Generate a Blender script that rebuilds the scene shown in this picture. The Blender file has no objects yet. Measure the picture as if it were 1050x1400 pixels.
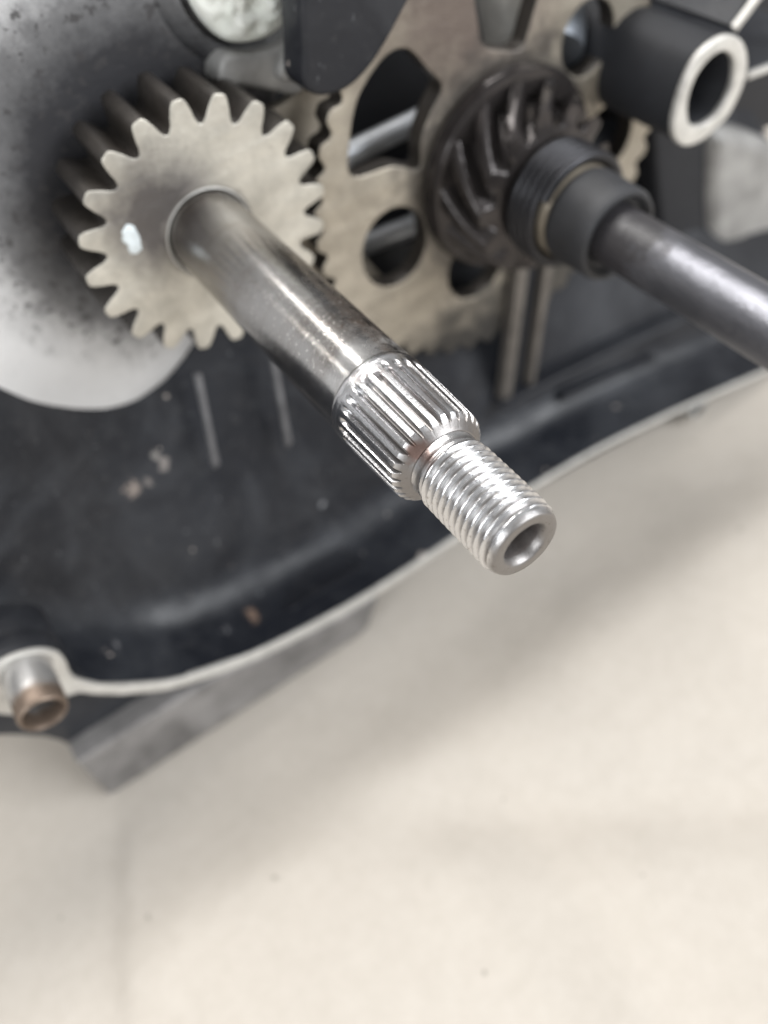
import bpy, bmesh, math, random
from mathutils import Vector, Matrix, noise
random.seed(7)
MM = 0.001
PI = math.pi
scene = bpy.context.scene
col = scene.collection

# ------------------------------------------------------------------ camera
cam_d = bpy.data.cameras.new('camera')
cam = bpy.data.objects.new('camera', cam_d); col.objects.link(cam)
right = Vector((0.82872, -0.54314, -0.13498)); down = Vector((-0.50046, -0.61122, -0.61314)); fwd = Vector((0.25052, 0.57568, -0.77835))
cam.matrix_world = Matrix(((right.x, -down.x, -fwd.x, -37.797*MM), (right.y, -down.y, -fwd.y, -140.164*MM),
                           (right.z, -down.z, -fwd.z, 83.306*MM), (0, 0, 0, 1)))
cam_d.sensor_fit = 'VERTICAL'; cam_d.sensor_height = 36.0
cam_d.lens = 1150/1400*36.0
cam_d.clip_start = 0.005; cam_d.clip_end = 30
cam_d.dof.use_dof = True
cam_d.dof.focus_distance = 0.112
cam_d.dof.aperture_fstop = 10.0
cam_d.dof.aperture_blades = 0
scene.camera = cam

# ------------------------------------------------------------------ world and lamps (indoors, ceiling tubes and a window behind the viewer)
world = bpy.data.worlds.new('World'); scene.world = world; world.use_nodes = True
bg = world.node_tree.nodes['Background']
bg.inputs[0].default_value = (0.98, 0.975, 0.97, 1); bg.inputs[1].default_value = 0.32

def area(name, loc, target, sx, sy, power, color):
    d = bpy.data.lights.new(name, 'AREA'); d.shape = 'RECTANGLE'; d.size = sx; d.size_y = sy
    d.energy = power; d.color = color
    o = bpy.data.objects.new(name, d); col.objects.link(o); o.location = loc
    v = (Vector(target) - Vector(loc)).normalized()
    o.rotation_euler = v.to_track_quat('-Z', 'Y').to_euler()
    return o
def tube_lamp(loc, w, l, power, color):
    o = area('ceiling_tube_lamp', loc, (loc[0], loc[1], 0), w, l, power, color); o.rotation_euler = (0, 0, 0)
tube_lamp((0.10, 1.55, 1.45), 0.08, 2.1, 8.0, (1.0, 0.98, 0.95))
tube_lamp((-0.98, 1.55, 1.45), 0.04, 2.1, 3.6, (1.0, 0.97, 0.92))
area('added_overhead_panel', (0.05, 0.55, 1.5), (0.05, 0.0, -0.1), 1.7, 0.5, 17, (1.0, 0.98, 0.95))  # unseen panel, added to cast a soft shadow before the engine
area('window_lamp', (1.05, -1.15, 0.95), (0, 0, -0.05), 1.2, 0.9, 23, (0.95, 0.975, 1.0))
area('window_lamp', (-1.3, -0.9, 0.75), (0, 0, -0.05), 0.8, 0.8, 9, (0.95, 0.98, 1.0))
scene.view_settings.view_transform = 'Standard'; scene.view_settings.look = 'None'
scene.view_settings.gamma = 1; scene.view_settings.exposure = 0.58; scene.view_settings.use_curve_mapping = False
scene.cycles.use_denoising = True
scene.cycles.max_bounces = 8

# ------------------------------------------------------------------ material helpers
class NT:
    def __init__(s, name):
        s.m = bpy.data.materials.new(name); s.m.use_nodes = True
        s.t = s.m.node_tree; s.n = s.t.nodes; s.l = s.t.links
        s.b = s.n['Principled BSDF']
        s.co = s.n.new('ShaderNodeTexCoord').outputs['Object']
    def noise(s, scale, detail=5, rough=0.6, vec=None, dist=0):
        n = s.n.new('ShaderNodeTexNoise'); n.inputs['Scale'].default_value = scale; n.inputs['Detail'].default_value = detail
        n.inputs['Roughness'].default_value = rough; n.inputs['Distortion'].default_value = dist
        s.l.new(vec or s.co, n.inputs['Vector']); return n.outputs['Fac']
    def voronoi(s, scale, vec=None):
        n = s.n.new('ShaderNodeTexVoronoi'); n.inputs['Scale'].default_value = scale; s.l.new(vec or s.co, n.inputs['Vector'])
        return n.outputs['Distance']
    def ramp(s, fac, *stops):
        r = s.n.new('ShaderNodeValToRGB'); e = r.color_ramp.elements
        while len(e) < len(stops): e.new(0.5)
        for k, (p, c) in enumerate(stops):
            e[k].position = p; e[k].color = (c, c, c, 1) if isinstance(c, (int, float)) else (*c, 1)
        s.l.new(fac, r.inputs[0]); return r.outputs[0]
    def math(s, op, a, b=None, clamp=False):
        n = s.n.new('ShaderNodeMath'); n.operation = op; n.use_clamp = clamp
        for k, v in enumerate((a, b)):
            if v is None: continue
            if isinstance(v, (int, float)): n.inputs[k].default_value = v
            else: s.l.new(v, n.inputs[k])
        return n.outputs[0]
    def mix(s, fac, a, b):
        n = s.n.new('ShaderNodeMix'); n.data_type = 'RGBA'
        for i, v in ((0, fac), (6, a), (7, b)):
            if isinstance(v, (int, float)): n.inputs[i].default_value = v
            elif isinstance(v, tuple): n.inputs[i].default_value = (*v, 1)
            else: s.l.new(v, n.inputs[i])
        return n.outputs[2]
    def map(s, scale=(1, 1, 1), loc=(0, 0, 0)):
        n = s.n.new('ShaderNodeMapping'); n.inputs['Scale'].default_value = scale; n.inputs['Location'].default_value = loc
        s.l.new(s.co, n.inputs['Vector']); return n.outputs[0]
    def dist(s, p, scale=(1, 1, 1)):
        """distance in mm from a point of the object"""
        a = s.n.new('ShaderNodeVectorMath'); a.operation = 'SUBTRACT'; s.l.new(s.co, a.inputs[0]); a.inputs[1].default_value = [c*MM for c in p]
        b = s.n.new('ShaderNodeVectorMath'); b.operation = 'MULTIPLY'; s.l.new(a.outputs[0], b.inputs[0]); b.inputs[1].default_value = [1000*c for c in scale]
        c = s.n.new('ShaderNodeVectorMath'); c.operation = 'LENGTH'; s.l.new(b.outputs[0], c.inputs[0]); return c.outputs['Value']
    def xyz(s):
        n = s.n.new('ShaderNodeSeparateXYZ'); s.l.new(s.co, n.inputs[0]); return n.outputs
    def set(s, **k):
        for key, v in k.items():
            i = s.b.inputs[key.replace('_', ' ')]
            if isinstance(v, (int, float)): i.default_value = v
            elif isinstance(v, tuple): i.default_value = (*v, 1)
            else: s.l.new(v, i)
        return s
    def bump(s, h, strength=0.3, dist=0.0004):
        n = s.n.new('ShaderNodeBump'); n.inputs['Strength'].default_value = strength; n.inputs['Distance'].default_value = dist
        s.l.new(h, n.inputs['Height']); s.l.new(n.outputs[0], s.b.inputs['Normal']); return s

def mat_chrome(name, base, pits=0.5, rust=0.0, spots=(), groove=(5.1, 5.5)):
    t = NT(name)
    pit = t.ramp(t.noise(1500, 3, 0.6), (0.30, 1.0), (0.40, 0.0))
    blot = t.ramp(t.noise(170, 5, 0.65), (0.50, 0.0), (0.68, 1.0))
    c = t.mix(t.math('MULTIPLY', pit, pits), base, (0.16, 0.13, 0.11))
    c = t.mix(t.math('MULTIPLY', blot, rust), c, (0.20, 0.12, 0.08))
    # oil and dirt left in the bottom of the grooves
    rad = t.dist((0, 0, 0), (1, 0, 1))
    gm = t.ramp(t.math('DIVIDE', t.math('ADD', rad, t.math('MULTIPLY', t.math('SUBTRACT', t.noise(300, 3), 0.5), 0.5)), 10), (groove[0]/10, 0.8), (groove[1]/10, 0.0))
    c = t.mix(gm, c, (0.17, 0.155, 0.145))
    for p, rr, cc in spots:
        dd = t.math('ADD', t.dist(p), t.math('MULTIPLY', t.math('SUBTRACT', t.noise(500, 4), 0.5), rr*1.4))
        c = t.mix(t.ramp(t.math('DIVIDE', dd, rr), (0.45, 0.8), (1.0, 0.0)), c, cc)
    r = t.math('ADD', t.math('ADD', 0.10, t.math('MULTIPLY', t.noise(260, 5, 0.7), 0.24)), t.math('MULTIPLY', gm, 0.25))
    return t.set(Base_Color=c, Metallic=1.0, Roughness=r).bump(t.noise(1400, 4, 0.7), 0.16, 0.0003).m

def mat_shaft():
    t = NT('polished_shaft_steel')
    x = t.xyz()
    # brown specks of rust, densest on the outer half of the shaft
    along = t.ramp(t.math('MULTIPLY', x[1], -16.0), (0.30, 0.0), (0.95, 1.0))
    sp = t.ramp(t.noise(950, 4, 0.7), (0.54, 0.0), (0.62, 1.0))
    sp2 = t.ramp(t.noise(1700, 2, 0.6, t.map((1, 1, 1), (3, 1, 2))), (0.62, 0.0), (0.68, 1.0))
    stain = t.ramp(t.noise(110, 4, 0.6, t.map((1, 0.45, 1))), (0.42, 0.0), (0.66, 1.0))
    side = t.ramp(t.math('MULTIPLY', x[0], 120.0), (0.05, 0.0), (0.60, 1.0))
    rust = t.math('MULTIPLY', t.math('MULTIPLY', sp, stain), along)
    c = t.mix(stain, (0.37, 0.362, 0.355), (0.27, 0.248, 0.23))
    c = t.mix(t.math('MULTIPLY', rust, 0.8), c, (0.13, 0.075, 0.05))
    patch = t.math('MULTIPLY', t.math('MULTIPLY', side, along), t.ramp(t.noise(330, 6, 0.75), (0.42, 0.0), (0.58, 1.0)))
    c = t.mix(t.math('MULTIPLY', patch, 0.85), c, (0.17, 0.11, 0.08))
    c = t.mix(t.math('MULTIPLY', sp2, along), c, (0.85, 0.82, 0.78))
    # brighter rubbed metal close to the splines, ring marks along the barrel
    rub = t.ramp(t.math('ADD', t.math('MULTIPLY', x[1], -16.0), t.math('MULTIPLY', t.math('SUBTRACT', t.noise(120, 5, 0.65), 0.5), 0.45)), (0.80, 0.0), (0.92, 0.75))
    c = t.mix(rub, c, (0.56, 0.555, 0.55))
    ringm = t.ramp(t.noise(260, 4, 0.6, t.map((0.02, 1, 0.02))), (0.45, 0.0), (0.72, 0.35))
    c = t.mix(ringm, c, (0.22, 0.19, 0.17))
    r = t.math('ADD', t.math('ADD', 0.17, t.math('MULTIPLY', t.noise(240, 4), 0.12)), t.math('MULTIPLY', patch, 0.35))
    return t.set(Base_Color=c, Metallic=1.0, Roughness=r).bump(t.math('ADD', t.noise(900, 3), t.math('MULTIPLY', patch, 1.0)), 0.10, 0.0003).m

def mat_gear(name, base, stain_shade_p=None, dark=(0.20, 0.175, 0.15)):
    t = NT(name)
    n1 = t.ramp(t.noise(150, 6, 0.7), (0.36, 0.0), (0.64, 1.0))
    c = t.mix(n1, base, tuple(v*0.70 for v in base))
    n2 = t.ramp(t.noise(520, 4, 0.7), (0.60, 0.0), (0.70, 1.0))
    c = t.mix(t.math('MULTIPLY', n2, 0.35), c, dark)
    if stain_shade_p:
        for p, r0, r1, k, cc in stain_shade_p:
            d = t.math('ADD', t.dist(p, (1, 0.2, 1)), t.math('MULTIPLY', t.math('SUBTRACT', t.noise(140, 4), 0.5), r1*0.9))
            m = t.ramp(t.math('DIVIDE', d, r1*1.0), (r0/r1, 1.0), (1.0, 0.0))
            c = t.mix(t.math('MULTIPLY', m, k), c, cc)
    r = t.math('ADD', 0.34, t.math('MULTIPLY', t.noise(210, 4), 0.22))
    return t.set(Base_Color=c, Metallic=0.45, Roughness=r).bump(t.math('ADD', t.noise(160, 4), t.math('MULTIPLY', t.noise(900, 3), 0.3)), 0.5, 0.0008).m

def mat_black(name, base=(0.020, 0.022, 0.027), rough=0.38, dust=0.35, chips=(), chipscale=1.0):
    t = NT(name)
    d = t.ramp(t.noise(30, 7, 0.62, None, 0.6), (0.44, 0.0), (0.70, 1.0))
    d2 = t.ramp(t.noise(330, 5, 0.7), (0.55, 0.0), (0.75, 1.0))
    c = t.mix(t.math('MULTIPLY', d, dust), base, (0.085, 0.09, 0.10))
    c = t.mix(t.math('MULTIPLY', d2, dust*0.5), c, (0.13, 0.125, 0.125))
    fine = t.ramp(t.noise(760, 3, 0.6), (0.68, 0.0), (0.74, 0.8))
    c = t.mix(t.math('MULTIPLY', fine, dust), c, (0.45, 0.46, 0.48))
    ch = t.ramp(t.noise(170, 3, 0.55, t.map((1, 1, 1), (0.31, 0.2, 0.1))), (0.715*chipscale, 0.0), (0.735*chipscale, 1.0))
    c = t.mix(ch, c, (0.40, 0.36, 0.33))
    for p, rr, cc in chips:
        dd = t.math('ADD', t.dist(p, (1, 0.55, 1)), t.math('MULTIPLY', t.math('SUBTRACT', t.noise(420, 6, 0.75), 0.5), rr*4.0))
        m = t.ramp(t.math('DIVIDE', dd, rr), (0.45, 1.0), (1.0, 0.0))
        c = t.mix(t.math('MULTIPLY', m, 0.6), c, cc)
    r = t.math('ADD', rough, t.math('MULTIPLY', t.math('SUBTRACT', t.noise(48, 5, 0.6), 0.45), 0.75), True)
    return t.set(Base_Color=c, Roughness=r, Specular_IOR_Level=0.36).bump(t.math('ADD', t.noise(240, 5), t.math('MULTIPLY', t.noise(45, 3), 1.5)), 0.25, 0.0007).m

def mat_bare(name, base=(0.66, 0.645, 0.61), metal=0.35, rough=0.42):
    t = NT(name)
    c = t.mix(t.ramp(t.noise(260, 5, 0.65), (0.35, 0.0), (0.7, 1.0)), base, tuple(v*0.72 for v in base))
    c = t.mix(t.ramp(t.noise(620, 3, 0.6), (0.66, 0.0), (0.72, 0.7)), c, (0.12, 0.11, 0.10))
    return t.set(Base_Color=c, Metallic=metal, Roughness=rough).bump(t.noise(700, 4), 0.25, 0.0004).m

def mat_plain(name, base, metal, rough, var=0.3, scale=200, bump=0.2):
    t = NT(name)
    c = t.mix(t.ramp(t.noise(scale, 5, 0.65), (0.35, 0.0), (0.72, 1.0)), base, tuple(v*(1-var) for v in base))
    return t.set(Base_Color=c, Metallic=metal, Roughness=rough).bump(t.noise(scale*2.5, 4), bump, 0.0004).m

# ------------------------------------------------------------------ mesh helpers (all lengths in millimetres)
def thing(name, label, cat, loc=(0, 0, 0), group=None):
    o = bpy.data.objects.new(name, None); col.objects.link(o)
    o.empty_display_size = 0.005
    o.location = Vector(loc)*MM; o['label'] = label; o['category'] = cat
    if group: o['group'] = group
    return o
def mk(name, verts, faces, mat, parent=None, smooth=35, label=None, side=None):
    """one mesh object; verts are place coordinates in mm"""
    root = parent
    off = Vector((0, 0, 0))
    while root is not None:
        off += root.location; root = root.parent
    me = bpy.data.meshes.new(name)
    me.from_pydata([Vector(v)*MM - off for v in verts], [], faces)
    me.materials.append(mat)
    bm = bmesh.new(); bm.from_mesh(me)
    bmesh.ops.remove_doubles(bm, verts=bm.verts, dist=1e-7)
    bmesh.ops.recalc_face_normals(bm, faces=bm.faces)
    bm.to_mesh(me); bm.free()
    if smooth:
        me.polygons.foreach_set('use_smooth', [True]*len(me.polygons))
        me.set_sharp_from_angle(angle=math.radians(smooth))
    if side:
        me.materials.append(side)
        for p in me.polygons:
            if abs(p.normal.y) < 0.3: p.material_index = 1
    o = bpy.data.objects.new(name, me); col.objects.link(o)
    if parent is not None: o.parent = parent
    if label: o['label'] = label
    return o
def lathe(prof, ax, az, seg=64, rf=None, close=False):
    """turn (y, r) round the axis through (ax, az); rf(theta, y, r) may change the radius"""
    V, F = [], []
    n = len(prof)
    for y, r in prof:
        for k in range(seg):
            th = 2*PI*k/seg
            rr = rf(th, y, r) if rf else r
            V.append((ax + rr*math.cos(th), y, az + rr*math.sin(th)))
    for i in range(n if close else n-1):
        j = (i+1) % n
        for k in range(seg):
            k2 = (k+1) % seg
            F.append((i*seg+k, i*seg+k2, j*seg+k2, j*seg+k))
    return V, F
def plate(loops, y0, y1, bev=0.4, res=2):
    """flat plate in the x-z plane with holes, front y0 (toward the viewer) to back y1"""
    cu = bpy.data.curves.new('plate', 'CURVE'); cu.dimensions = '2D'; cu.fill_mode = 'BOTH'
    for lp in loops:
        sp = cu.splines.new('POLY'); sp.points.add(len(lp)-1)
        for p, q in zip(sp.points, lp): p.co = (q[0], q[1], 0, 1)
        sp.use_cyclic_u = True
    cu.bevel_depth = bev; cu.bevel_resolution = res; cu.offset = -bev
    cu.extrude = max((y1-y0)/2 - bev, 0.01)
    o = bpy.data.objects.new('plate', cu); col.objects.link(o)
    dg = bpy.context.evaluated_depsgraph_get(); dg.update()
    me = bpy.data.meshes.new_from_object(o.evaluated_get(dg))
    yc = (y0+y1)/2
    V = [(v.co.x, yc - v.co.z, v.co.y) for v in me.vertices]
    F = [tuple(p.vertices) for p in me.polygons]
    bpy.data.objects.remove(o); bpy.data.curves.remove(cu); bpy.data.meshes.remove(me)
    return V, F
def circ(cx, cz, r, n=40, rz=None, a0=0):
    return [(cx + r*math.cos(2*PI*k/n+a0), cz + (rz or r)*math.sin(2*PI*k/n+a0)) for k in range(n)]
def spline_pts(P, n=8, closed=False):
    """Catmull-Rom through points"""
    out = []; m = len(P)
    for i in range(m if closed else m-1):
        g = (lambda k: P[k % m]) if closed else (lambda k: P[min(max(k, 0), m-1)])
        p0, p1, p2, p3 = (Vector(g(i-1)), Vector(g(i)), Vector(g(i+1)), Vector(g(i+2)))
        for k in range(n):
            t = k/n
            out.append(tuple(0.5*((2*p1) + (p2-p0)*t + (2*p0-5*p1+4*p2-p3)*t*t + (3*p1-p0-3*p2+p3)*t**3)))
    if not closed: out.append(tuple(P[-1]))
    return out
def tube(path, rad, seg=14, caps=True):
    V, F = [], []
    P = [Vector(p) for p in path]; n = len(P)
    R = rad if isinstance(rad, (list, tuple)) else [rad]*n
    for i, p in enumerate(P):
        d = (P[min(i+1, n-1)] - P[max(i-1, 0)]).normalized()
        u = d.cross(Vector((0.13, 0.2, 0.97))).normalized(); w = d.cross(u)
        for k in range(seg):
            a = 2*PI*k/seg
            V.append(tuple(p + (u*math.cos(a) + w*math.sin(a))*R[i]))
    for i in range(n-1):
        for k in range(seg):
            k2 = (k+1) % seg
            F.append((i*seg+k, i*seg+k2, (i+1)*seg+k2, (i+1)*seg+k))
    if caps:
        F.append(tuple(range(seg))); F.append(tuple((n-1)*seg+k for k in range(seg)))
    return V, F
def gear_outline(cx, cz, n, rtip, rroot, phase, ktip=0.15, kroot=0.40):
    out = []
    p = 2*PI/n
    prof = [(-0.5, rroot), (-kroot-0.02, rroot+0.05*(rtip-rroot)), (-kroot+0.05, rroot+0.22*(rtip-rroot)), (-kroot*0.72, rroot+0.5*(rtip-rroot)),
            (-kroot*0.52, rroot+0.80*(rtip-rroot)), (-ktip, rroot+0.95*(rtip-rroot)), (-ktip*0.55, rtip),
            (ktip*0.55, rtip), (ktip, rroot+0.95*(rtip-rroot)), (kroot*0.52, rroot+0.80*(rtip-rroot)), (kroot*0.72, rroot+0.5*(rtip-rroot)),
            (kroot-0.05, rroot+0.22*(rtip-rroot)), (kroot+0.02, rroot+0.05*(rtip-rroot))]
    for k in range(n):
        for a, r in prof:
            th = phase + (k+a)*p
            out.append((cx + r*math.cos(th), cz + r*math.sin(th)))
    return out
def smoothstep(a, b, x):
    t = min(max((x-a)/(b-a), 0), 1); return t*t*(3-2*t)

AX, AZ = 0.95, -3.0          # axis of the drive shaft
BX, BZ = 71.8, -21.2         # axis of the kick shaft

# ================================================================== the table sheet
TZ = -127.0
def table_mat():
    t = NT('cream_paper')
    c = t.mix(t.ramp(t.noise(14, 5, 0.6), (0.3, 0.0), (0.75, 1.0)), (0.515, 0.475, 0.425), (0.47, 0.43, 0.38))
    c = t.mix(t.ramp(t.noise(260, 5, 0.75), (0.35, 0.0), (0.75, 0.5)), c, (0.41, 0.37, 0.32))
    c = t.mix(t.ramp(t.noise(190, 2, 0.5), (0.755, 0.0), (0.775, 0.6)), c, (0.22, 0.19, 0.16))
    return t.set(Base_Color=c, Roughness=0.75, Specular_IOR_Level=0.3).bump(t.noise(300, 4), 0.15, 0.0006).m
M_TABLE = table_mat()
def table_h(x, y):
    # a sheet lying in soft folds: one crease beside the foot, others running out under the shaft
    h = 0.0
    u = x - 0.36*(y+20) + 77          # crease from the foot corner toward the viewer
    h += 1.5*smoothstep(-2.6, 2.6, u)*(1-smoothstep(0, 30, u))*smoothstep(-84, -62, y)
    def ridge(x0, y0, x1, y1, w_near, w_far, a):
        d = Vector((x1-x0, y1-y0)); L = d.length; d /= L
        q = Vector((x-x0, y-y0)); s = q.dot(d)
        n = q.x*d.y - q.y*d.x + 5*noise.noise(Vector((s/45, x0, 2)))
        w = w_near if n > 0 else w_far
        return a*math.exp(-(n/w)**2)*smoothstep(-15, 30, s)*(1-smoothstep(L-20, L+60, s))
    h += ridge(-100, -68, 190, -66, 60, 20, 8.0)      # long soft swell in front of the engine
    h += ridge(-34, -62, 90, -136, 12, 9, -5.0)      # fold running out from it
    h += 0.8*noise.noise(Vector((x/38, y/38, 0.3))) + 0.25*noise.noise(Vector((x/11, y/11, 4.3)))
    return h*smoothstep(-14, -40, y) if y > -40 else h
V, F = [], []
xs = [-900, -600, -400, -260] + [-200 + 2.5*i for i in range(181)] + [300, 400, 600, 900]
ys = [-900, -600, -400, -280] + [-220 + 2.5*i for i in range(109)] + [90, 160, 300, 600]
for y in ys:
    for x in xs: V.append((x, y, TZ + table_h(x, y)))
W = len(xs)
for j in range(len(ys)-1):
    for i in range(W-1): F.append((j*W+i, j*W+i+1, (j+1)*W+i+1, (j+1)*W+i))
tb = mk('table', V, F, M_TABLE, smooth=180); tb['kind'] = 'structure'

# ================================================================== the crankcase
CL = (0, 0, TZ)
case = thing('crankcase', 'black oily engine crankcase with bare metal rim, opened to show its gears', 'engine', CL)
def P(x, y, z): return (x, y, z - TZ)      # place -> crankcase coordinates for stains
M_CASE = mat_black('oily_black_casting', (0.009, 0.0105, 0.015), 0.36, 0.42,
                   chips=[(P(-34.3, 13, -62.2), 2.3, (0.38, 0.32, 0.28)), (P(-30.5, 13, -62.8), 1.2, (0.30, 0.27, 0.25)), (P(-25.1, 14.6, -61.5), 1.7, (0.32, 0.29, 0.27)), (P(-26.0, 15.4, -58.6), 1.0, (0.34, 0.32, 0.3)),
                          (P(-49.9, 8.9, -63.8), 1.1, (0.42, 0.36, 0.30)), (P(7.4, 3, -93), 0.9, (0.42, 0.43, 0.45)), (P(-24.4, -9.1, -102.7), 1.6, (0.28, 0.19, 0.14)),
                          (P(-31.9, -9.9, -100.6), 0.9, (0.36, 0.36, 0.38)), (P(-56.2, -8.1, -85), 1.1, (0.22, 0.22, 0.23))])
M_OUT = mat_black('outer_black_casting', (0.014, 0.015, 0.019), 0.42, 0.3)
M_FOOT = mat_plain('worn_grey_casting', (0.26, 0.25, 0.245), 0.2, 0.40, 0.65, 70, 0.35)
M_RIM = mat_bare('bare_gasket_metal')
M_GREY = mat_plain('grey_casting', (0.36, 0.355, 0.345), 0.15, 0.5, 0.5, 90, 0.3)
M_RIB = mat_plain('dull_rib_metal', (0.20, 0.20, 0.21), 0.3, 0.4, 0.5, 150)
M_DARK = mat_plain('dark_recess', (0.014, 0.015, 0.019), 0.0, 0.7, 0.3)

# contour of the rim seen on the gasket plane y = -20
rim_in = [(-120, -28), (-98, -46), (-84, -57), (-78, -56.4), (-72.5, -56.4), (-67.8, -58.6), (-65.2, -62.4), (-65.0, -66.5), (-65.9, -70.6), (-65.4, -75), (-61.8, -81.5), (-55, -89), (-47.6, -95),
          (-29.2, -102.6), (-7.8, -106.4), (8.5, -107.6), (30.8, -107.0), (54, -106.0), (72, -106.2), (92, -108), (123.6, -113.8), (161.6, -122.2), (205, -131)]
rim_in = spline_pts(rim_in, 6)
def offset(path, d):
    out = []
    n = len(path)
    for i, p in enumerate(path):
        a = Vector(path[max(i-1, 0)]); b = Vector(path[min(i+1, n-1)]); t = (b-a).normalized()
        out.append((p[0] - t.y*d, p[1] + t.x*d))
    return out
# the flat gasket face with the dowel lug
lug_low = [(-64.6, -82.5), (-67.2, -78.2), (-70.5, -76.6), (-75, -76.8), (-79, -75), (-81.8, -70.5), (-83.5, -66), (-88, -61), (-101, -51), (-122, -32)]
o3, o1 = offset(rim_in, -3.0), offset(rim_in, -1.3)
rim_low = []
for a, b in zip(o3, o1):
    k = smoothstep(10, 75, a[0]); p = (a[0]+(b[0]-a[0])*k, a[1]+(b[1]-a[1])*k)
    if p[0] > -62: rim_low.append(p)
loop = rim_in + rim_low[::-1] + lug_low
hole = circ(-72.2, -62.9, 5.15, 32)
V, F = plate([loop, hole], -20, -18.6, 0.3, 2)
mk('gasket_rim', V, F, M_RIM, case, 40, 'bare pale metal gasket rim round the opening')
V, F = plate([offset(rim_in, -0.25) + [(x, z+0.2) for x, z in rim_low[::-1]] + lug_low, hole], -18.5, -12.9, 0.2, 1)
mk('rim_flange', V, F, M_OUT, case, 40)

# inner wall: bottom of the cavity rising in a rounded step to the sloping back
rows = [(-19.2, 0.1), (-14, 0.4), (-8, 0.9), (-5.5, 1.5), (-3.4, 2.4), (-1.6, 3.8), (0.0, 5.6), (1.2, 7.4), (2.0, 9.2), (2.6, 11), (3.4, 14), (5, 19), (8.5, 27), (13, 38), (18, 50), (24, 66), (31, 88)]
V, F = [], []
base = [p for p in spline_pts([(-135, -10), (-110, -33), (-92, -48), (-80, -60), (-70, -71), (-61.5, -81.5), (-47.6, -95), (-29.2, -102.6), (-7.8, -106.4), (8.5, -107.6), (30.8, -107.0), (54, -106.0), (72, -106.2), (92, -108), (123.6, -113.8), (161.6, -122.2), (205, -131), (240, -138)], 8)]
cen = Vector((30, 60))
for y, d in rows:
    for i, p in enumerate(base):
        u = (cen - Vector(p)).normalized()
        u = Vector((u.x*0.6, u.y)).normalized()
        wob = 0.9*noise.noise(Vector((p[0]/11, y/6, 2.2)))*smoothstep(0.5, 3, d)
        V.append((p[0]+u.x*d, y + wob, p[1]+u.y*d + 0.6*wob))
n = len(base)
for j in range(len(rows)-1):
    for i in range(n-1): F.append((j*n+i, j*n+i+1, (j+1)*n+i+1, (j+1)*n+i))
mk('inner_wall', V, F, M_CASE, case, 60)
# rear wall far behind the gears, so that no light shows through the openings
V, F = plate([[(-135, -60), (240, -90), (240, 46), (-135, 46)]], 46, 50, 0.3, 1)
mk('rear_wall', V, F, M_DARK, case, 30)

# outer plate under the rim and the foot
edge = [(-130, -50)]
for k in range(24):
    t = k/23; x = -118 + t*38
    z = -58 - 26*smoothstep(-0.1, 0.8, t) - 16*max(0, (t-0.72)/0.28)**1.5
    edge.append((x, z + 1.1*noise.noise(Vector((x/2.6, 0, 3))) + 0.6*noise.noise(Vector((x, 5, 1)))))
loop = edge + [(-79.3, -104.5), (6, -104.5), (10, -112), (205, -134), (205, -132.5)] + [(p[0], p[1]-1.4) for p in rim_in[::-1]]
V, F = plate([loop], -12.8, -4, 0.4, 1)
mk('outer_wall', V, F, M_OUT, case, 40)
foot_loop = [(-79, -103), (-79.4, -122)] + [(-77.5 + 2.4*math.cos(a), -123 + 2.4*math.sin(a)) for a in [PI + 0.3*k for k in range(1, 6)]] + [(-1, -125.6), (2.2, -124), (7.2, -114), (8.0, -112), (-7.8, -110.6), (-20, -108.8), (-29, -106.8), (-40, -103.6), (-60, -102.8)]
foot_loop = [(x, z + 0.35*noise.noise(Vector((x/5, z/5, 9)))) for x, z in foot_loop]
V, F = plate([foot_loop], -19.4, 24, 1.2, 4)
mk('foot', V, F, M_FOOT, case, 40, 'grey worn flat mounting foot of the crankcase')
V, F = plate([[(15, -126.7), (170, -126.7), (150, -104), (40, -104)]], 26, 60, 1, 2)
mk('foot', V, F, M_OUT, case, 40)

# thin upright ribs on the inner wall below the pinion
for (x0, z0, x1, z1, ya, yb) in ((-9.0, -42, -14.5, -64, 14, 8.5), (8.8, -47, 4.2, -68, 12, 6.5)):
    V, F = tube([(x0, ya, z0), ((x0+x1)/2, (ya+yb)/2-0.4, (z0+z1)/2), (x1, yb-0.6, z1), (x1-0.3, yb-0.2, z1-1)], [0.95, 0.85, 1.0, 0.7], 12)
    mk('rib', V, F, M_RIB, case, 60)
# small bolt lug under the rim
V, F = lathe([(-18.9, 1.7), (-18.9, 3.2), (-18.4, 3.6), (2, 3.6), (2, 0.02)], 131, -121.6, 32)
blug = mk('bolt_lug', V, F, M_GREY, case, 40)
V, F = lathe([(-18.8, 1.7), (-12, 1.6), (-12, 0.02)], 131, -121.6, 24)
mk('bolt_hole', V, F, M_DARK, blug, 40)
# lighter ledge of the wall on the kick shaft side
led = spline_pts([(66, -90.5), (84, -91.5), (104, -94), (122, -96.5), (139, -99.5), (165, -106)], 6)
loop = led + [(p[0]+1, p[1]-2.6) for p in led[::-1]]
V, F = plate([loop], -1.6, 7, 0.7, 2)
mk('ledge', V, F, M_OUT, case, 50)
V, F = plate([[(88, -100), (106, -103.2), (126, -107.6), (127, -109.6), (106, -105.4), (88, -102)]], -3.0, 4, 1.0, 3)
mk('ledge', V, F, M_OUT, case, 50)
# dark casting web between the bolt boss and the gear wheel
web = spline_pts([(31, 42), (27.2, 30), (25.6, 22), (24.6, 16.6), (27.5, 13.6), (32.8, 12.9), (37.8, 14.6), (42.3, 17.8), (46, 21.2), (50, 25), (58, 33), (64, 42)], 5)
V, F = plate([web], -3, 5, 1.2, 3)
mk('web', V, F, M_OUT, case, 50)
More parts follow.
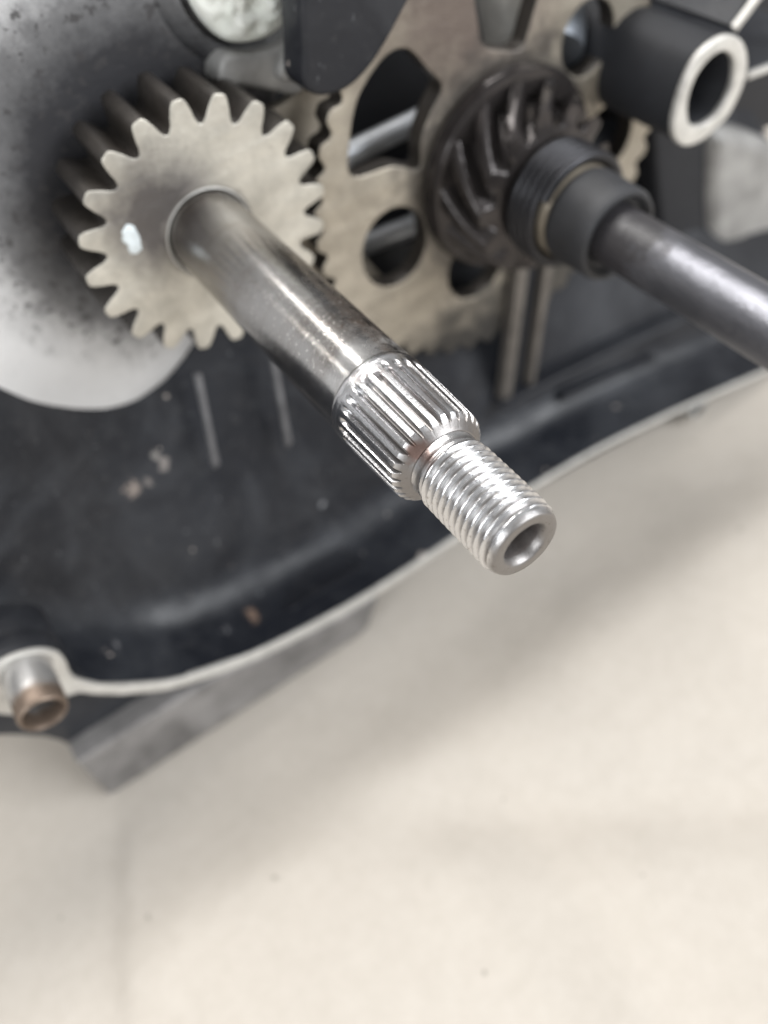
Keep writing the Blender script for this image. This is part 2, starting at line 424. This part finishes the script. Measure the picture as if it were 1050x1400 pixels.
# round cover boss with a bare metal face, up by the kick shaft
bl = spline_pts([(110.8, 0.8), (116.5, -1.5), (120.2, -6.4), (121.1, -12.5), (118.0, -19.0), (113.5, -21.4), (108.5, -22.6), (103.2, -21.2), (99.6, -17.2), (99.0, -12), (100.9, -5.1), (104.4, -0.6)], 6, True)
bh = spline_pts([(112.2, -3.0), (116.0, -6.6), (116.8, -12.6), (113.8, -17.0), (109.2, -18.2), (104.6, -16.2), (102.8, -10.8), (104.2, -5.6), (108, -2.9)], 6, True)
bl = [(110.6 + (x-110.6)*0.93, -10.2 + (z+10.2)*0.93) for x, z in bl]; bh = [(110.6 + (x-110.6)*0.95, -10.2 + (z+10.2)*0.95) for x, z in bh]
V, F = plate([bl, bh], -20, -18.4, 0.5, 3)
cboss = mk('cover_boss', V, F, M_RIM, case, 50, 'pale bare metal ring face of a round cover boss')
bl2 = [(109.5 + (x-109.5)*0.97, -11 + (z+11)*0.97) for x, z in bl]
V, F = plate([bl2, bh], -18.3, 36, 0.3, 1)
mk('boss_tube', V, F, M_DARK, cboss, 50)
V, F = plate([[(x*1.0, z) for x, z in bh]], 6, 9, 0.2, 1)
mk('boss_floor', V, F, M_DARK, cboss, 50)
for a, b in (((114.4, 0.2), (119.6, 4.1)), ((121.6, -11.9), (127.3, -12.5))):
    d = (Vector(b)-Vector(a)).normalized(); nn = Vector((-d.y, d.x))*0.75
    A_, B_ = Vector(a), Vector(b) + d*25
    V, F = plate([[tuple(A_+nn), tuple(A_-nn), tuple(B_-nn), tuple(B_+nn)]], -20, -18.6, 0.3, 2)
    mk('gasket_rim', V, F, M_RIM, case, 50)
    V, F = plate([[tuple(A_+nn*1.1), tuple(A_-nn*1.1), tuple(B_-nn*1.1), tuple(B_+nn*1.1)]], -18.5, 40, 0.3, 2)
    mk('boss_rib', V, F, M_OUT, case, 50)
# grey wall panel under the boss and the dark pillar beside it
pan = spline_pts([(156, -52), (172, -58), (192, -72), (206, -100), (200, -116), (178, -108), (167, -96), (160, -78)], 6, True)
V, F = plate([pan], 13, 30, 5, 5)
mk('wall_panel', V, F, M_GREY, case, 60, 'light grey cast panel under the round boss')
pil = [(132, -30), (146, -32), (158, -60), (166, -98), (150, -96), (140, -70)]
V, F = plate([spline_pts(pil, 5, True)], 16, 40, 2, 3)
mk('pillar', V, F, M_DARK, case, 50)

# ================================================================== silver housing behind the pinion
def housing_mat():
    t = NT('silver_casting_with_soot')
    # coordinates: origin on the pinion axis
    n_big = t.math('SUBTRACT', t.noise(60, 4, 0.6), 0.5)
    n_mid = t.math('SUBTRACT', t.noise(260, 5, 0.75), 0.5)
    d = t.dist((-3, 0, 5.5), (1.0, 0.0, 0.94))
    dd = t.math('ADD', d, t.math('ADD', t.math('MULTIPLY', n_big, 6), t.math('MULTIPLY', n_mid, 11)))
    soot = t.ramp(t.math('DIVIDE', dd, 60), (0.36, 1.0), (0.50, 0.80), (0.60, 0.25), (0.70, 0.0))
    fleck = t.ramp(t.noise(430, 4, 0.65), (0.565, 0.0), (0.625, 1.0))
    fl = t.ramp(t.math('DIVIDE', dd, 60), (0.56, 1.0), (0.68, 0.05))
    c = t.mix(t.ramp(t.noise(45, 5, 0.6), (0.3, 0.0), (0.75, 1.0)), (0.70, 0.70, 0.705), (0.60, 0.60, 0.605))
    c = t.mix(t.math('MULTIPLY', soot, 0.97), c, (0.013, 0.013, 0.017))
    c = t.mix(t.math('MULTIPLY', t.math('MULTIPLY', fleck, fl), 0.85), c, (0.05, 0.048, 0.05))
    return t.set(Base_Color=c, Metallic=0.12, Roughness=t.math('ADD', 0.38, t.math('MULTIPLY', t.noise(150, 4), 0.25))).bump(t.math('ADD', t.noise(330, 5), t.math('MULTIPLY', t.noise(50, 3), 1.2)), 0.28, 0.0006).m
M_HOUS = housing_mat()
hous = thing('gearbox_housing', 'silver cast housing with a sooty oil stain behind the small gear', 'housing', (AX, 20, AZ))
arc = [(-32 + 44*math.cos(math.radians(a)), -3.2 + 46*math.sin(math.radians(a))) for a in range(-32, -126, -8)]
outl = spline_pts(arc + [(-68, -39), (-86, -37), (-110, -31), (-130, -6), (-132, 30), (-90, 47), (-40, 51), (10, 51), (28, 49), (34.2, 44), (34.8, 32), (33.8, 18), (31, 8), (24, -4), (15, -15)], 6, True)
cx, cz = -22.0, 12.0
V, F = [], []
prof = [(46, 1.02), (27, 1.02), (23.5, 1.012), (21.4, 0.99), (20.2, 0.955), (19.6, 0.90), (19.1, 0.80), (18.8, 0.68), (18.5, 0.55), (18.3, 0.4), (18.2, 0.22), (18.2, 0.06)]
n = len(outl)
for y, k in prof:
    for x, z in outl: V.append((cx + (x-cx)*k, y, cz + (z-cz)*k))
for j in range(len(prof)-1):
    for i in range(n): F.append((j*n+i, j*n+(i+1) % n, (j+1)*n+(i+1) % n, (j+1)*n+i))
F.append(tuple((len(prof)-1)*n+i for i in range(n)))
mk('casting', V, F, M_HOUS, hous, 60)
# boss for the plugged screw, with a raised lip
bx, bz = 26.0, 30.4
V, F = lathe([(22, 17.5), (18.6, 16.4), (17.2, 14.6), (16.4, 13.3), (16.2, 12.8), (16.6, 12.4), (19, 12.3), (19.6, 12.1), (19.6, 11.7), (17.4, 11.5), (17.0, 0.01)], bx, bz, 72,
             lambda th, y, r: r*(1+0.012*math.sin(3*th)) if r > 1 else r)
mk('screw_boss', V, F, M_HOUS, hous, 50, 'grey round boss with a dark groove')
for lp, y0, y1 in (([(15, 15), (19, 13.6), (24, 11), (29.5, 8), (33, 9.5), (34.5, 15), (34, 17.6), (28, 17.4), (23, 18), (17.5, 19.6)], 12.5, 22), ([(26, 13), (31.5, 11), (33.5, 16.2), (29, 17)], 10.5, 14)):
    V, F = plate([spline_pts(lp, 4, True)], y0, y1, 1.2, 4)
    mk('casting_lug', V, F, M_GREY, hous, 60)
# the screw head smeared over with pale sealant
t = NT('pale_sealant')
cc = t.mix(t.ramp(t.noise(260, 5, 0.6), (0.35, 0.0), (0.65, 1.0)), (0.90, 0.91, 0.86), (0.80, 0.83, 0.76))
M_SEAL = t.set(Base_Color=cc, Roughness=0.45).bump(t.noise(420, 5, 0.7), 0.35, 0.001).m
V, F = [], []
rings, seg = 22, 72
for j in range(rings+1):
    r = 11.3*j/rings
    for k in range(seg):
        a = 2*PI*k/seg
        rr = r*(1 + 0.05*noise.noise(Vector((math.cos(a)*1.7, math.sin(a)*1.7, 3))))
        x = bx + rr*math.cos(a); z = bz + rr*math.sin(a)
        h = 3.6*math.sqrt(max(0, 1-(j/rings)**3)) + (1.7*noise.noise(Vector((x/3.4, z/3.4, 0))) + 0.9*noise.noise(Vector((x/1.5, z/1.5, 7))))*(1-(j/rings)**6)
        V.append((x, 15.4 - h*0.9, z))
for j in range(rings):
    for k in range(seg): F.append((j*seg+k, j*seg+(k+1) % seg, (j+1)*seg+(k+1) % seg, (j+1)*seg+k))
scr = mk('sealed_screw', V, F, M_SEAL, None, 180)
scr['label'] = 'round screw head smeared with lumpy white sealant in grey boss'; scr['category'] = 'screw'

# ================================================================== big gear wheel with openings
PH = math.radians(13.8)
M_OILY = mat_plain('oil_blackened_steel', (0.055, 0.048, 0.042), 0.4, 0.36, 0.5, 120, 0.3)
M_WHEEL = mat_gear('pale_wheel_steel', (0.45, 0.405, 0.335), [((-6, 0, 36), 8, 30, 0.85, (0.13, 0.10, 0.09)), ((-16, 0, -52), 13, 25, 0.92, (0.035, 0.034, 0.034)), ((14, 0, -46), 16, 32, 0.9, (0.05, 0.048, 0.046)), ((0, 0, 0), 23, 31, 0.75, (0.07, 0.064, 0.06))])  # marks at the bottom paint oil and shade together into the colour
wheel = thing('gear_wheel', 'large pale gear wheel with round and spoked openings behind the black gear', 'gear', (BX, 4, BZ))
th0 = math.atan2(AZ-BZ, AX-BX)
loops = [gear_outline(BX, BZ, 46, 48.9, 46.9, th0 + PI/46, 0.16, 0.42)]
loops += [spline_pts([(34.2, -7.4), (35.2, 0), (38.0, 6.4), (42.4, 10.4), (46.8, 12.4), (50.9, 11.4), (54.6, 6.6), (57.7, 1.8), (54.4, -2.2), (51.4, -7), (50.2, -12.6), (44, -9.4)], 5, True)]
loops += [circ(41.6, -28.2, 8.6, 40, 9.6), circ(63.4, -44.2, 8.4, 40, 8.7), circ(96.5, -2.0, 7.4, 36, 7.8), circ(88, -47, 8.4, 36), circ(104, -28, 8.4, 36)]
loops += [spline_pts([(67.2, 21), (67.6, 10), (68.6, 6.2), (73, 3.8), (78.2, 2.4), (80.4, 6), (83.8, 14), (84.5, 19), (76, 23)], 5, True)]
V, F = plate(loops, 4, 9, 0.5, 2)
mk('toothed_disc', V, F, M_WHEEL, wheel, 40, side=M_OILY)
V, F = lathe([(3.9, 12), (1.5, 12), (1.2, 12.4), (1.2, 19.6), (1.5, 20), (3.9, 20)], BX, BZ, 64)
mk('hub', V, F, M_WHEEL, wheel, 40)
# pale plate behind the mesh of the two gears
back = thing('retaining_plate', 'pale flat retaining plate showing between the small gear and dark web', 'plate', (30, 15.5, 5))
pl = spline_pts([(29.5, 6.6), (35, 10), (41, 16), (44, 12), (40, 3), (37, -8), (37, -20), (39, -34), (44, -46), (34, -42), (22, -32), (16, -20), (16, -4), (20, 5)], 5, True)
M_PLATE = mat_gear('pale_plate_steel', (0.50, 0.455, 0.385))
V, F = plate([pl], 15.3, 17.6, 0.4, 2)
mk('sheet', V, F, M_PLATE, back, 40)
# bright rods behind the openings
M_ROD = mat_plain('bright_rod_steel', (0.50, 0.52, 0.55), 0.5, 0.35, 0.3)
for k, (a, b, lab) in enumerate((((38, 24, -14.5), (70, 24, -14.2), 'bright steel rod seen through the spoked opening of the large gear'),
                    ((36, 24, -37.5), (66, 24, -40.5), 'bright steel rod seen through the round hole of the large gear'))):
    V, F = tube([a, ((a[0]+b[0])/2, a[1], (a[2]+b[2])/2), b], 2.6, 16)
    o = mk('cross_rod', V, F, M_ROD, None, 50); o['label'] = lab; o['category'] = 'rod'; o['group'] = 'rods behind the gear wheel'
V, F = tube([(84, 22, 34), (86, 20, 8), (88, 18, -14)], 6.2, 28)
o = mk('round_pillar', V, F, mat_bare('bright_pillar_metal', (0.62, 0.61, 0.58), 0.3, 0.4), None, 50)
o['label'] = 'pale round metal pillar seen through the top opening of the large gear'; o['category'] = 'pillar'
V, F = tube([(99, 22, 0), (96, 16, -3), (93, 13, -6)], [8.5, 8.2, 7.8], 28)
o = mk('round_pillar', V, F, mat_plain('dull_blue_metal', (0.22, 0.24, 0.27), 0.5, 0.4), None, 50)
o['label'] = 'dull blue-grey round post inside the dark hole of the large gear'; o['category'] = 'pillar'

# ================================================================== pinion
pin = thing('pinion_gear', 'small pale twenty-tooth gear wheel at the root of the drive shaft', 'gear', (AX, 0, AZ))
M_PIN = mat_gear('pale_pinion_steel', (0.64, 0.61, 0.54), [((-8, 0, 7.5), 5, 15, 0.95, (0.10, 0.09, 0.088)), ((0, 0, 0), 8.2, 9.6, 0.6, (0.25, 0.23, 0.21))])
V, F = plate([gear_outline(AX, AZ, 20, 24.6, 19.9, PH), circ(AX, AZ, 8.75, 64)], 0, 15, 0.3, 2)
trim = mk('toothed_rim', V, F, M_PIN, pin, 40, side=M_OILY)
V, F = lathe([(0.6, 8.75), (0.2, 8.7), (0.1, 8.5), (0.4, 8.2), (2, 8.1), (15, 8.1), (15, 8.75)], AX, AZ, 64)
mk('bush', V, F, M_RIM, pin, 40, 'bright thin bush ring round the shaft')
M_PAINT = mat_plain('pale_paint_smear', (0.72, 0.78, 0.80), 0.0, 0.35, 0.2, 400)
V, F = [], []
for j in range(9):
    for k in range(24):
        a = 2*PI*k/24; r = j/8
        x = -13.2 + r*(1.5*math.cos(a)*(1+0.4*noise.noise(Vector((math.cos(a)*2, math.sin(a)*2, 1))))); z = 2.6 + r*(3.0*math.sin(a)*(1+0.3*noise.noise(Vector((math.sin(a)*2, math.cos(a)*2, 5)))))
        V.append((x, 0.02 - 0.45*math.sqrt(1-r**2.5)*(1+0.4*noise.noise(Vector((x, z, 2)))), z))
for j in range(8):
    for k in range(24): F.append((j*24+k, j*24+(k+1) % 24, (j+1)*24+(k+1) % 24, (j+1)*24+k))
mk('paint_smear', V, F, M_PAINT, trim, 180, 'pale blue-white paint smear on the gear face')

# ================================================================== drive shaft
RUST = [((-3.6, -75.0, 5.0), 2.6, (0.17, 0.10, 0.08))]
M_CHROME = mat_chrome('bright_machined_steel', (0.68, 0.68, 0.69), 0.6, 0.0, RUST, (5.05, 5.45))
M_SPL = mat_chrome('bright_spline_steel', (0.62, 0.62, 0.635), 0.5, 0.3, RUST, (6.7, 7.5))
M_SHAFT = mat_shaft()
shaft = thing('drive_shaft', 'long polished steel shaft with splined collar and threaded hollow end', 'shaft', (AX, 0, AZ))
V, F = lathe([(16, 7.9), (0.2, 7.95), (-1.0, 7.95), (-2.2, 7.8), (-2.6, 7.82), (-6, 7.8), (-20, 7.8), (-35, 7.8), (-48, 7.8), (-56.6, 7.8), (-57.4, 7.82), (-57.8, 7.86)], AX, AZ, 128)
mk('plain_barrel', V, F, M_SHAFT, shaft, 40, 'dark polished plain barrel with brown rust specks')
NSP = 28
Y0, Y1 = -57.8, -73.2
prof = [(-57.8, 7.6), (-57.8, 7.84), (-58.1, 7.96), (-58.6, 8.0), (-59.0, 7.98)] + [(-59.2 - 0.45*k, 8.05 - 0.014*k) for k in range(30)] + [(-73.0, 7.45), (-73.3, 7.2), (-73.6, 6.9), (-73.9, 6.6), (-74.3, 6.0), (-74.7, 5.6), (-74.8, 5.2)]
def spl(th, y, r):
    if y > -59.1: return r
    a = (th*NSP/(2*PI)) % 1.0
    a = abs(a-0.5)*2                       # 1 = land centre, 0 = groove centre
    j = int(th*NSP/(2*PI))
    start = -60.0 - 0.5*noise.noise(Vector((j*3.1, 0, 0)))
    runout = smoothstep(start, start-2.2 + 1.0*(a), y)
    g = 1 - smoothstep(0.14, 0.58, a)
    return min(r, 7.95 - 0.014*(-59.2-y)/0.45 - 0.95*g*runout)
V, F = lathe(prof, AX, AZ, NSP*18, spl)
mk('splined_collar', V, F, M_SPL, shaft, 30, 'bright splined collar with straight grooves')
PITCH, RT = 1.25, 5.72
prof = [(-74.6, 5.0), (-74.75, 5.45), (-75.4, 5.3), (-76.0, 5.28)]
y = -76.1
while y > -91.0: prof.append((y, RT)); y -= PITCH/12
prof += [(-91.15, 5.40), (-91.5, 5.25), (-91.85, 5.08), (-92.05, 4.95), (-92.15, 4.75), (-92.15, 3.6), (-92.0, 3.4), (-91.5, 3.05), (-91.0, 2.9)]
def thr(th, y, r):
    if y > -76.05 or r != RT: return r
    p = (y/PITCH + th/(2*PI)) % 1.0
    v = abs(p-0.5)*2
    v = min(max((v-0.10)/0.82, 0), 1)
    amp = smoothstep(-76.1, -77.6, y)*(1-0.0*y)
    worn = 1 + 0.10*noise.noise(Vector((th*2.5, y*0.6, 0)))
    rr = RT - 0.66*v*worn*amp - 0.36*(1-amp)
    return rr - 0.28*smoothstep(-90.3, -91.1, y)
V, F = lathe(prof, AX, AZ, 120, thr)
thread = mk('threaded_end', V, F, M_CHROME, shaft, 50, 'bright threaded end with a round bore')

V, F = lathe([(-91.0, 2.9), (-90.6, 2.82), (-84, 2.8), (-81, 2.8), (-79.4, 0.02)], AX, AZ, 48)
mk('bore', V, F, mat_plain('dull_bore_steel', (0.42, 0.39, 0.38), 0.9, 0.36, 0.5, 300), thread, 40, 'dull grey round bore in the end of the shaft')

# ================================================================== black helical gear, rings and kick shaft
M_HEL = mat_plain('oiled_black_steel', (0.060, 0.053, 0.052), 0.55, 0.17, 0.5, 120, 0.15)
hel = thing('helical_gear', 'oily black helical gear with slanting teeth before the large pale wheel', 'gear', (BX, 1.2, BZ))
V, F = lathe([(3.8, 20), (3.4, 21.6), (2.6, 22.4), (0.2, 22.4), (-1.0, 21.6), (-1.8, 17)], BX, BZ, 96)
mk('flange', V, F, M_HEL, hel, 40)
NH = 13
prof = [(-1.2 - 0.44*k, 20.6 - 0.11*k) for k in range(24)] + [(-11.7, 18.0), (-12.1, 16.0), (-12.4, 13.5), (-12.5, 8)]
def helf(th, y, r):
    if r < 17.9: return min(r, 14.0)
    a = (th*NH/(2*PI) + y*0.115) % 1.0
    a = abs(a-0.5)*2
    return r - 4.2*(1-smoothstep(0.22, 0.70, a))
V, F = lathe(prof, BX, BZ, NH*16, helf)
mk('helical_teeth', V, F, M_HEL, hel, 40)
M_COIL = mat_plain('dark_spring_steel', (0.045, 0.045, 0.050), 0.7, 0.35, 0.4)
sp = thing('return_spring', 'dark close-wound spring coils stacked between black gear and rubber sleeve', 'spring', (BX, -13, BZ))
path = []
turns, ns = 4.4, 200
for k in range(ns+1):
    a = 2*PI*turns*k/ns
    path.append((BX + 11.6*math.cos(a), -13.6 - 1.95*turns*k/ns, BZ + 11.6*math.sin(a)))
V, F = [], []
seg = 12
for i, p in enumerate(path):
    a = 2*PI*turns*i/ns
    for k in range(seg):
        b = 2*PI*k/seg; rr = 11.6 + 1.15*math.cos(b)
        V.append((BX + rr*math.cos(a), p[1] + 0.95*math.sin(b), BZ + rr*math.sin(a)))
for i in range(ns):
    for k in range(seg): F.append((i*seg+k, i*seg+(k+1) % seg, (i+1)*seg+(k+1) % seg, (i+1)*seg+k))
F.append(tuple(range(seg))); F.append(tuple(ns*seg+k for k in range(seg)))
mk('coil', V, F, M_COIL, sp, 60)
V, F = lathe([(-12.6, 10.0), (-22.2, 10.0), (-22.5, 9.8), (-22.5, 6.8)], BX, BZ, 64)
br = mk('bronze_bush', V, F, mat_plain('bronze', (0.40, 0.35, 0.28), 0.6, 0.38, 0.35), None, 40)
br['label'] = 'pale bronze bush ring peeping out behind the black rubber sleeve'; br['category'] = 'bush'
M_RUB = mat_plain('black_rubber', (0.030, 0.031, 0.035), 0.0, 0.55, 0.4, 120, 0.3)
V, F = lathe([(-22.7, 6.4), (-22.7, 9.2), (-23.3, 9.9), (-24.2, 10.1), (-31, 9.8), (-33.4, 9.7), (-34.2, 9.3), (-34.4, 8.6), (-33.9, 7.9), (-32.8, 7.4), (-32.6, 6.4)], BX, BZ, 72)
sl = mk('rubber_sleeve', V, F, M_RUB, None, 45)
sl['label'] = 'thick black rubber sleeve round the dark kick shaft'; sl['category'] = 'sleeve'
t = NT('worn_black_shaft')
x = t.xyz()
w = t.math('ADD', t.math('MULTIPLY', x[1], -15.0), t.math('MULTIPLY', t.math('SUBTRACT', t.noise(130, 4, 0.65), 0.5), 0.5))
m = t.ramp(w, (0.66, 0.0), (0.78, 1.0))
c = t.mix(m, (0.035, 0.033, 0.036), (0.17, 0.172, 0.19))
M_KICK = t.set(Base_Color=c, Metallic=t.math('MULTIPLY', m, 0.85), Roughness=t.math('ADD', 0.26, t.math('MULTIPLY', t.noise(160, 4), 0.2))).bump(t.noise(330, 4), 0.35, 0.0006).m
ks = thing('kick_shaft', 'dark worn round shaft coming out of the rubber sleeve', 'shaft', (BX, 0, BZ))
V, F = lathe([(3, 6.2), (-30, 6.2), (-60, 6.2), (-100, 6.2), (-112, 6.2), (-112.6, 5.6), (-112.6, 0.02)], BX, BZ, 72)
mk('round_bar', V, F, M_KICK, ks, 40)

# ================================================================== bracket below the black gear
M_BR = mat_plain('brown_grey_steel', (0.17, 0.155, 0.14), 0.4, 0.42, 0.4)
bk = thing('support_bracket', 'upright channel bracket with two brown-grey edges below the black gear', 'bracket', (71, 4, -92))
def bar(a, b, wx, wy):
    V = []
    for p in (a, b):
        for sx, sy in ((-1, -1), (1, -1), (1, 1), (-1, 1)): V.append((p[0]+sx*wx, p[1]+sy*wy, p[2]))
    return V, [(0, 1, 2, 3), (4, 5, 6, 7)] + [(k, (k+1) % 4, 4+(k+1) % 4, 4+k) for k in range(4)]
V, F = plate([[(75.3, -38), (79.2, -38), (70.8, -91.5), (67.3, -91.5)]], 0.5, 4, 0.5, 2); mk('edge_strip', V, F, M_BR, bk, 40)
V, F = plate([[(84.2, -40), (87.2, -40), (79.0, -95), (76.6, -95)]], 0.5, 4, 0.5, 2); mk('edge_strip', V, F, M_BR, bk, 40)
V, F = plate([[(78.4, -38), (85, -38), (77.4, -95.5), (70.0, -95.5)]], 3, 6, 0.3, 1); mk('channel_web', V, F, M_DARK, bk, 40)

# ================================================================== dowel sleeve in the lug
t = NT('dowel_steel')
x = t.xyz()
w = t.math('ADD', t.math('MULTIPLY', x[1], -86.0), t.math('MULTIPLY', t.math('SUBTRACT', t.noise(420, 4), 0.5), 0.35))
m = t.ramp(w, (0.52, 0.0), (0.70, 1.0))
c = t.mix(m, (0.50, 0.49, 0.48), (0.215, 0.165, 0.13))
M_DOW = t.set(Base_Color=c, Metallic=0.7, Roughness=t.math('ADD', 0.28, t.math('MULTIPLY', m, 0.18))).bump(t.noise(600, 4), 0.2, 0.0004).m
dw = thing('dowel_sleeve', 'short hollow steel dowel sleeve with brown rusty end in the rim lug', 'dowel', (-72.2, -20, -62.9))
V, F = lathe([(-13.5, 5.05), (-20, 5.1), (-30.4, 5.1), (-31.1, 4.95), (-31.5, 4.6), (-31.5, 4.4), (-31.0, 4.1), (-29.6, 3.95), (-16, 3.9), (-16, 0.02)], -72.2, -62.9, 64)
mk('sleeve', V, F, M_DOW, dw, 40)
